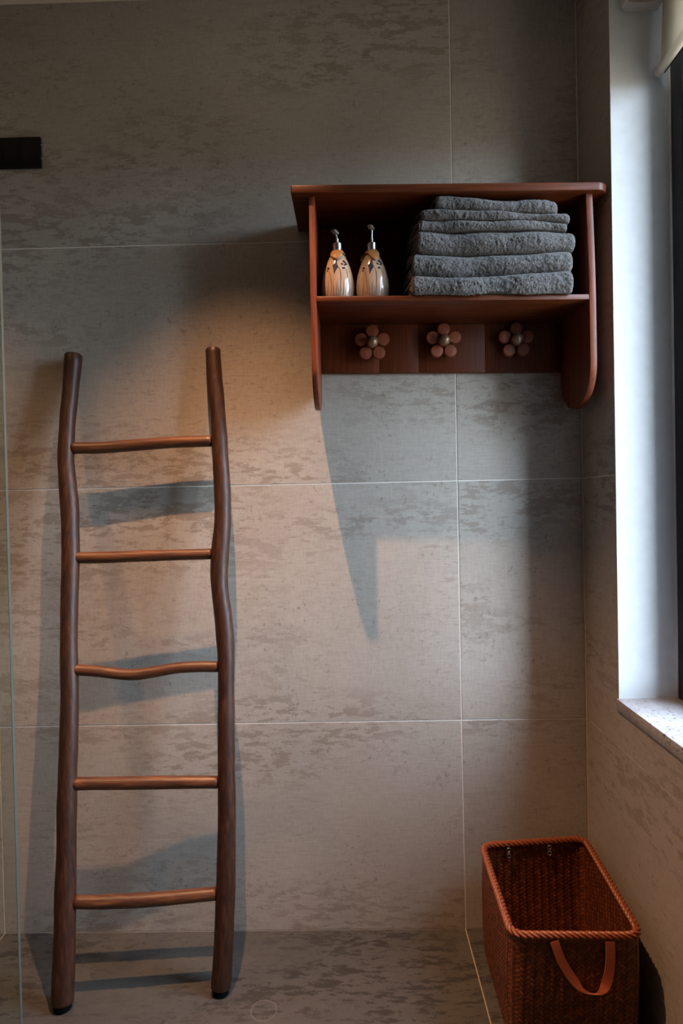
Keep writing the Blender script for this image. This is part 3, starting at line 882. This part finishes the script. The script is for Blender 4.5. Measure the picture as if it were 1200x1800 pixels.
# ------------------------------------------------------------------ soap bottles
BP = [(0.0, 0.0), (0.0290, 0.0005), (0.0318, 0.003), (0.0350, 0.012), (0.0372, 0.024), (0.0377, 0.036), (0.0366, 0.050), (0.0340, 0.064),
      (0.0300, 0.078), (0.0250, 0.091), (0.0195, 0.102), (0.0145, 0.110), (0.0110, 0.114), (0.0104, 0.1165)]
def brad(z):
    zz = [p[1] for p in BP[1:]]; rr = [p[0] for p in BP[1:]]
    return float(np.interp(z, zz, rr))
def on_body(u, z, off=0.0004):
    """u = sideways distance along the surface measured from the side facing the room (-y)"""
    r = brad(z) + off
    th = u / max(brad(z), 0.012)
    return (r * math.sin(th), -r * math.cos(th), z)
def decal(name, poly, mat, parent, off=0.00035):
    """small glaze patch: polygon in (u, z), fan of refined quads"""
    c = np.mean(np.array(poly), 0); V = []; F = []
    rings = 4; n = len(poly)
    for k in range(rings + 1):
        t = k / rings
        for p in poly:
            q = c + (np.array(p) - c) * t
            V.append(on_body(q[0], q[1], off))
    for k in range(rings):
        for i in range(n):
            j = (i + 1) % n
            F.append((k * n + i, k * n + j, (k + 1) * n + j, (k + 1) * n + i))
    me = bpy.data.meshes.new(name)
    me.from_pydata(V, [], F); me.update()
    me.polygons.foreach_set('use_smooth', [True] * len(me.polygons))
    return link(name, me, mat, parent)
def stroke(name, pts, w, mat, parent):
    P = catmull(pts, 5); L_, R_ = [], []
    for i in range(len(P)):
        T = P[min(i + 1, len(P) - 1)] - P[max(i - 1, 0)]; T /= np.linalg.norm(T)
        ww = w * (0.55 + 0.45 * math.sin(math.pi * i / (len(P) - 1)))
        N = np.array((-T[1], T[0])) * ww / 2
        L_.append(on_body(*(P[i] + N), 0.0003)); R_.append(on_body(*(P[i] - N), 0.0003))
    V = L_ + R_; n = len(P)
    F = [(i, i + 1, n + i + 1, n + i) for i in range(n - 1)]
    me = bpy.data.meshes.new(name); me.from_pydata(V, [], F); me.update()
    return link(name, me, mat, parent)
def blob(cx, cz, a, b, rot, n=9):
    return [(cx + a * math.cos(t) * math.cos(rot) - b * math.sin(t) * math.sin(rot), cz + a * math.cos(t) * math.sin(rot) + b * math.sin(t) * math.cos(rot))
            for t in [2 * math.pi * i / n for i in range(n)]]
def bottle(loc, label, spin, headz, bow, tilt):
    o = thing('soap_dispenser', label, 'soap bottle', loc, 'pair of soap dispensers on the shelf')
    body = lathe('body', BP[1:], M['ceramic'], o, seg=64, sharp=60)
    # large drooping blue lily, its stem, and small blossoms either side
    lily = [(-0.0015, 0.094), (-0.0035, 0.090), (-0.0060, 0.083), (-0.0115, 0.078), (-0.0095, 0.070), (-0.0085, 0.062), (-0.0078, 0.0555), (-0.0050, 0.062), (-0.0015, 0.068), (0.0020, 0.074), (-0.0005, 0.080), (-0.0010, 0.087)]
    S_ = spin
    def sh_(pts): return [(p[0] + S_, p[1]) for p in pts]
    decal('painted_lily', sh_(lily), M['blue_paint'], body)
    stroke('painted_stem', sh_([(-0.001, 0.0735), (0.004, 0.070), (0.0068, 0.060), (0.0072, 0.045), (0.0060, 0.025), (0.0050, 0.008)]), 0.0011, M['blue_paint_deep'], body)
    stroke('painted_stem', sh_([(0.018, 0.070), (0.0225, 0.062), (0.0225, 0.045), (0.019, 0.025), (0.016, 0.008)]), 0.0009, M['blue_paint_deep'], body)
    stroke('painted_stem', sh_([(-0.022, 0.066), (-0.0175, 0.058), (-0.015, 0.040), (-0.0135, 0.012)]), 0.0008, M['blue_paint_deep'], body)
    stroke('painted_stem', sh_([(-0.0005, 0.094), (0.001, 0.096), (0.003, 0.098)]), 0.0010, M['blue_paint_deep'], body)
    for (u, z, a_, b_, r_) in ((0.0145, 0.089, 0.0028, 0.0014, 0.9), (0.0185, 0.086, 0.0030, 0.0016, -0.7), (0.0105, 0.081, 0.0026, 0.0014, -0.5),
                               (0.0175, 0.080, 0.0026, 0.0012, 0.7), (0.0215, 0.083, 0.0028, 0.0013, -0.9), (0.0140, 0.0715, 0.0034, 0.0015, 0.2),
                               (-0.0235, 0.073, 0.0026, 0.0014, 1.2), (-0.0205, 0.072, 0.0022, 0.0012, 1.9), (-0.0245, 0.067, 0.0022, 0.0013, 0.3)):
        decal('painted_blossom', sh_(blob(u, z, a_ * 1.2, b_ * 1.45, r_)), M['blue_paint_deep'], body)
    for u0, u1, zt in ((-0.027, -0.022, 0.045), (-0.006, -0.002, 0.036), (0.010, 0.013, 0.040), (0.027, 0.025, 0.048), (0.001, 0.002, 0.030), (-0.011, -0.009, 0.030)):
        stroke('painted_stem', sh_([(u0, 0.006), ((u0 + u1) / 2 + 0.001, zt * 0.5), (u1, zt)]), 0.0009, M['grey_paint'], body)
    # metal collar, stem and pump head
    lathe('collar', [(0.0100, 0.1165), (0.0104, 0.117), (0.0104, 0.1355), (0.0096, 0.1363), (0.0036, 0.1364)], M['steel'], o, seg=32)
    hz = headz
    tube_pts = [(0, 0, 0.1364, 0.0030), (0, 0, 0.1460, 0.0030)]
    stem = lathe('pump_sleeve', [(0.0032, 0.1365), (0.0032, 0.1475), (0.0026, 0.148)], M['steel'], o, seg=20)
    p0 = np.array((0.0, 0.0, 0.148)); p1 = np.array((tilt, -0.001, hz - 0.004))
    tube('pump_stem', [(*(p0 + (p1 - p0) * t), 0.0019) for t in np.linspace(0, 1, 5)], M['steel'], o, 14, (0, 0, 0), 0, (0, 1, 0))
    # flat spout pointing at the room
    hd = bmesh.new(); bmesh.ops.create_cube(hd, size=1.0)
    for v in hd.verts:
        wy = 0.5 - v.co.y       # 1 at the front
        v.co = Vector((v.co.x * (0.0125 - 0.002 * wy), -0.0085 + v.co.y * 0.023, v.co.z * 0.0050 - 0.0012 * wy))
    bmesh.ops.bevel(hd, geom=list(hd.edges), offset=0.0012, segments=2, affect='EDGES')
    me = bpy.data.meshes.new('pump_head'); hd.to_mesh(me); hd.free()
    me.polygons.foreach_set('use_smooth', [True] * len(me.polygons)); me.set_sharp_from_angle(angle=math.radians(35))
    ph = link('pump_head', me, M['pump_plastic'], o, (tilt, 0, hz)); ph.rotation_euler = (0, 0, -0.28)
    V, F = lathe_vf([(0.0016, 0.0), (0.0016, 0.0004)], 14, (0.0, -0.0204, -0.0015), 'y')
    mesh('spout_hole', V, F, M['hole_black'], ph)
    # dried leaf wrapped round the neck, one flap draping forward
    V, F = [], []
    na, nr = 40, 7
    c0 = 0.2 if bow else -0.15
    for i in range(na):
        th = 2 * math.pi * i / na
        dth = (th - c0 + math.pi) % (2 * math.pi) - math.pi
        fl = 0.0060 + 0.0215 * math.exp(-(dth / 0.62) ** 2) + 0.0018 * math.sin(5 * th + spin * 300)
        for j in range(nr):
            t = j / (nr - 1)
            z = 0.1185 - fl * t
            r = brad(min(z, 0.1160)) + 0.0014 + 0.0018 * math.sin(math.pi * t) + (0.0022 if bow else 0.0012) * t
            r = max(r, 0.0122)
            V.append((r * math.sin(th), -r * math.cos(th), z))
    for i in range(na):
        i2 = (i + 1) % na
        for j in range(nr - 1):
            F.append((i * nr + j, i2 * nr + j, i2 * nr + j + 1, i * nr + j + 1))
    lf = mesh('leaf_wrap', V, F, M['dry_leaf'], o, True)
    sm_ = lf.modifiers.new('thickness', 'SOLIDIFY'); sm_.thickness = 0.0007; sm_.offset = 1
    # twist of leaf tied at the side
    side = -1 if bow else 1
    k_ = 1.0 if bow else 0.45
    V, F = [], []
    n1, n2 = 8, 6
    for i in range(n1 + 1):
        t = i / n1
        for j in range(n2 + 1):
            s = j / n2 - 0.5
            wdt = (0.004 + 0.013 * t) * k_
            V.append((side * (0.0125 + 0.013 * t * k_), 0.004 + 0.003 * math.sin(s * 9) + 0.003 * t, 0.1120 - 0.010 * t * k_ + s * wdt + 0.0012 * math.sin(9 * t + s * 6)))
    for i in range(n1):
        for j in range(n2):
            a_ = i * (n2 + 1) + j
            F.append((a_, a_ + 1, a_ + n2 + 2, a_ + n2 + 1))
    tw = mesh('leaf_twist', V, F, M['dry_leaf'], o, True)
    sm_ = tw.modifiers.new('thickness', 'SOLIDIFY'); sm_.thickness = 0.0007
    return o
bottle((-0.5957, -0.140, tz(-0.5957, 1.520) + 0.0002), 'cream ceramic soap dispenser nearest the left side panel, blue painted flowers', 0.000, 0.1605, False, -0.0022)
bottle((-0.5173, -0.140, tz(-0.5173, 1.520) + 0.0002), 'cream ceramic soap dispenser beside the towels with a tan leaf bow', 0.0005, 0.1700, True, 0.0008)

# ------------------------------------------------------------------ woven basket
Bb = (-0.165, -0.230, 0.0)
bk = thing('woven_basket', 'orange brown woven rectangular basket with leather handle in the corner', 'basket', Bb)
HB = 0.245
top_c = [(-0.2790, -0.0680), (-0.0260, -0.0430), (-0.0450, -0.3960), (-0.2870, -0.3900)]
bot_c = [(-0.2780, -0.0640), (-0.0340, -0.0480), (-0.0540, -0.3880), (-0.2830, -0.3800)]
def rounded_loop(C, r, nper=160):
    C = [np.array(c, float) for c in C]; pts = []
    n = len(C)
    for i in range(n):
        p, c, q = C[i - 1], C[i], C[(i + 1) % n]
        a_ = (p - c) / np.linalg.norm(p - c); b_ = (q - c) / np.linalg.norm(q - c)
        s0, s1 = c + a_ * r, c + b_ * r
        for k in range(9):
            t = k / 8
            pts.append((1 - t) ** 2 * s0 + 2 * t * (1 - t) * c + t * t * s1)
    P = np.array(pts + [pts[0]])
    d = np.r_[0, np.cumsum(np.linalg.norm(np.diff(P, axis=0), axis=1))]
    u = np.linspace(0, d[-1], nper, endpoint=False)
    return np.stack([np.interp(u, d, P[:, 0]), np.interp(u, d, P[:, 1])], 1), d[-1]
NB = 720
TOPL, LEN = rounded_loop(top_c, 0.030, NB)
BOTL, _ = rounded_loop(bot_c, 0.022, NB)
def bk_pt(u, v, off=0.0):
    """u along the perimeter in metres, v height 0..1, off outwards"""
    q = (u / LEN * NB) % NB
    i = int(q) % NB; f = q - int(q); j = (i + 1) % NB
    t = TOPL[i] * (1 - f) + TOPL[j] * f
    b = BOTL[i] * (1 - f) + BOTL[j] * f
    vv = max(0.0, min(1.0, v))
    w = vv ** 0.8
    p = b * (1 - w) + t * w
    T = TOPL[(i + 3) % NB] - TOPL[(i - 3) % NB]; T /= np.linalg.norm(T)
    N = np.array((-T[1], T[0]))
    bulge = 0.004 * math.sin(math.pi * vv)
    p = p + N * (off + bulge)
    return (p[0], p[1], 0.002 + (HB - 0.002) * vv)
# orientation of the loop decides which way is outward
_c = np.mean(TOPL, 0)
_p = np.array(bk_pt(0.1, 1.0, 0.01)[:2]); _q = np.array(bk_pt(0.1, 1.0, 0.0)[:2])
OUT = 1.0 if np.linalg.norm(_p - _c) > np.linalg.norm(_q - _c) else -1.0
# inner shell (dark core the strips are woven on) with its floor
V, F = [], []
nu, nv = 120, 10
for off in (0.0012 * OUT, -0.0012 * OUT):
    for j in range(nv + 1):
        for i in range(nu): V.append(bk_pt(LEN * i / nu, j / nv, off))
def si(o_, j, i): return o_ * (nv + 1) * nu + j * nu + i % nu
for o_ in (0, 1):
    for j in range(nv):
        for i in range(nu): F.append((si(o_, j, i), si(o_, j, i + 1), si(o_, j + 1, i + 1), si(o_, j + 1, i)))
for i in range(nu): F.append((si(0, nv, i), si(0, nv, i + 1), si(1, nv, i + 1), si(1, nv, i)))
F.append(tuple(si(0, 0, i) for i in range(nu)))
mesh('basket_core', V, F, M['rattan_dark'], bk, True, Bb, autosmooth=50)
V = [tuple(bk_pt(LEN * i / nu, 0.0, -0.003 * OUT)[:2]) + (0.0045,) for i in range(nu)]
mesh('basket_base', V, [tuple(range(nu))], M['rattan_dark'], bk, False, Bb)
# twill floats: over two, under two, strips at 45 degrees
def weave(name, pos, umax, vmax, w=0.0066, wrap=True, lift=0.0014):
    V, F = [], []
    n = int((umax + vmax) / w / math.sqrt(2)) + 6
    s2 = math.sqrt(0.5)
    hw = w * 0.47
    def put(a0, a1, b, dirA):
        # strip float from a0 to a1 along its own axis centred at cross position b
        base = len(V); segs = 5
        pts = []
        for k in range(segs + 1):
            t = k / segs
            a = a0 + (a1 - a0) * t
            h = 0.0002 + lift * math.sin(math.pi * (0.06 + 0.88 * t))
            for s in (-1, 0, 1):
                bb_ = b + s * hw
                if dirA: u = (a - bb_) * s2; v = (a + bb_) * s2
                else: u = (bb_ - a) * s2; v = (a + bb_) * s2
                pts.append((u, v, h - (0.00035 if s else 0)))
        us = [p[0] for p in pts]; vs_ = [p[1] for p in pts]
        if min(vs_) < 0 or max(vs_) > vmax: 
            pts = [(p[0], min(max(p[1], 0), vmax), p[2]) for p in pts]
            if max(vs_) < w * 0.3 or min(vs_) > vmax - w * 0.3: return
        if not wrap:
            if max(us) < w * 0.3 or min(us) > umax - w * 0.3: return
            pts = [(min(max(p[0], 0), umax), p[1], p[2]) for p in pts]
        else:
            mu = sum(us) / len(us)
            if mu < 0 or mu >= umax: return
        for p in pts: V.append(pos(*p))
        for k in range(segs):
            for s in range(2):
                q = base + k * 3 + s
                F.append((q, q + 1, q + 4, q + 3))
    for i in range(-n, n * 2):
        for j in range(-n, n * 2):
            # cell centre in rotated frame
            uc = ((i - j) * w) * s2; vc = ((i + j) * w) * s2
            if vc < -2 * w or vc > vmax + 2 * w or uc < -2 * w or uc > umax + 2 * w: continue
            m_ = (i - j) % 4
            if m_ == 0: put((i - 0.5) * w, (i + 1.5) * w, j * w, True)
            if m_ == 2: put((j - 1.5) * w, (j + 0.5) * w, i * w, False)
    return V, F
V, F = weave('o', lambda u, v, h: bk_pt(u, v / HB, OUT * (0.0012 + h)), LEN, HB)
o = mesh('outer_weave', V, F, M['rattan'], bk, True, Bb); o['kind'] = 'stuff'
V, F = weave('i', lambda u, v, h: bk_pt(u, v / HB, -OUT * (0.0012 + h)), LEN, HB)
o = mesh('inner_weave', V, F, M['rattan'], bk, True, Bb); o['kind'] = 'stuff'
V, F = weave('b', lambda u, v, h: (-0.276 + u, -0.384 + v, 0.0046 + h), 0.222, 0.310, wrap=False)
o = mesh('floor_weave', V, F, M['rattan'], bk, True, Bb); o['kind'] = 'stuff'
# plaited rim: three flat strands wound round the edge
NR = 1500
for s in range(3):
    P = []
    turns = 31
    for i in range(NR):
        u = LEN * i / NR
        a_ = 2 * math.pi * (turns * i / NR + s / 3.0)
        q = bk_pt(u, 1.0, OUT * 0.0046 * math.cos(a_))
        P.append((q[0], q[1], HB + 0.0012 + 0.0042 * math.sin(a_), 0.0036))
    tube('rim_strand', P, M['rattan_rim'], bk, 7, Bb, 0.0, (0, 0, 1), closed=True)
# narrower band where the sides are folded under the rim
V, F = [], []
nb = 130
for k in range(nb):
    u0 = LEN * k / nb; wd = LEN / nb
    b0 = len(V)
    for (du, v, h) in ((0.0, 0.958, 0.0028), (wd * 0.86, 0.958, 0.0028), (wd * 1.5, 1.0, 0.0040), (wd * 0.62, 1.0, 0.0040), (wd * 0.43, 0.958, 0.0042), (wd * 1.06, 1.0, 0.0052)):
        V.append(bk_pt(u0 + du, v, OUT * h))
    F += [(b0, b0 + 4, b0 + 5, b0 + 3), (b0 + 4, b0 + 1, b0 + 2, b0 + 5)]
o = mesh('rim_wrap', V, F, M['rattan'], bk, True, Bb); o['kind'] = 'stuff'
# leather handles
def handle(pts, y_of, outy, swing, base_off=0.0055):
    V, F = [], []
    W2, T2 = 0.0083, 0.0011
    Q = catmull([(x, z) for x, z in pts], 6)
    n = len(Q) - 1
    zt, zb = Q[:, 1].max(), Q[:, 1].min()
    P = [np.array((x, y_of(x) + outy * (base_off + swing * ((zt - z) / (zt - zb)) ** 0.8), z)) for x, z in Q]
    for i in range(n + 1):
        t = i / n
        T = P[min(i + 1, n)] - P[max(i - 1, 0)]; T /= np.linalg.norm(T)
        q_ = min(max((t - 0.12) / 0.76, 0.0), 1.0)
        ph2 = math.pi * q_ * q_ * (3 - 2 * q_)
        Wd = np.array((math.cos(ph2), -outy * 0.80 * math.sin(ph2), -0.60 * math.sin(ph2)))
        Wd -= T * (Wd @ T); Wd /= np.linalg.norm(Wd)
        N = np.cross(T, Wd)
        for (a_, b_) in ((-1, -1), (1, -1), (1, 1), (-1, 1)):
            V.append(P[i] + Wd * W2 * a_ + N * T2 * b_)
    for i in range(n):
        for k in range(4):
            j = (k + 1) % 4
            F.append((i * 4 + k, i * 4 + j, i * 4 + 4 + j, i * 4 + 4 + k))
    F += [(0, 1, 2, 3), (n * 4, n * 4 + 1, n * 4 + 2, n * 4 + 3)]
    o_ = mesh('handle', V, F, M['leather'], bk, True, Bb, autosmooth=50)
    me = o_.data; me.materials.append(M['leather_edge'])
    for p in me.polygons:
        vi = sorted(v % 4 for v in p.vertices)
        if vi in ([1, 1, 2, 2], [0, 0, 3, 3]): p.material_index = 1
    return o_
ynear = lambda x: -0.396 + (x + 0.045) / (-0.242) * 0.006 - 0.0028
yfar = lambda x: -0.0680 + (x + 0.279) / 0.253 * 0.025 + 0.0028
STRAP = [(-0.2100, 0.2400), (-0.1991, 0.2080), (-0.1814, 0.1782), (-0.1626, 0.1575), (-0.1404, 0.1497), (-0.1243, 0.1582), (-0.1144, 0.1787), (-0.1085, 0.2078), (-0.1065, 0.2400)]
h1 = handle(STRAP, ynear, -1, 0.012)
h1['label'] = 'reddish leather strap handle hanging from the near rim'
h2 = handle([(-0.2157, 0.2400), (-0.2120, 0.2080), (-0.2000, 0.1800), (-0.1830, 0.1600), (-0.1655, 0.1530), (-0.1480, 0.1600), (-0.1310, 0.1800), (-0.1190, 0.2080), (-0.1154, 0.2400)], yfar, 1, 0.001, 0.0090)
# brass eyelets that hold the far handle, seen on the inside
for x in (-0.2157, -0.1154):
    for z in (0.2345, 0.2205):
        yy = yfar(x) - 0.0028 - 0.0072
        V, F = [], []
        for i in range(24):
            t = 2 * math.pi * i / 24
            for k in range(8):
                p = 2 * math.pi * k / 8
                r = 0.0046 + 0.0011 * math.cos(p)
                V.append((x + r * math.cos(t), yy + 0.0011 * math.sin(p), z + r * math.sin(t)))
        for i in range(24):
            for k in range(8):
                i2, k2 = (i + 1) % 24, (k + 1) % 8
                F.append((i * 8 + k, i * 8 + k2, i2 * 8 + k2, i2 * 8 + k))
        ey = mesh('eyelet', V, F, M['steel'], bk, True, Bb)
        lathe('eyelet_hole', [(0.0037, 0.0), (0.0037, 0.0006)], M['hole_black'], ey, (x, yy - 0.0004, z), 'y', 18, Bb)
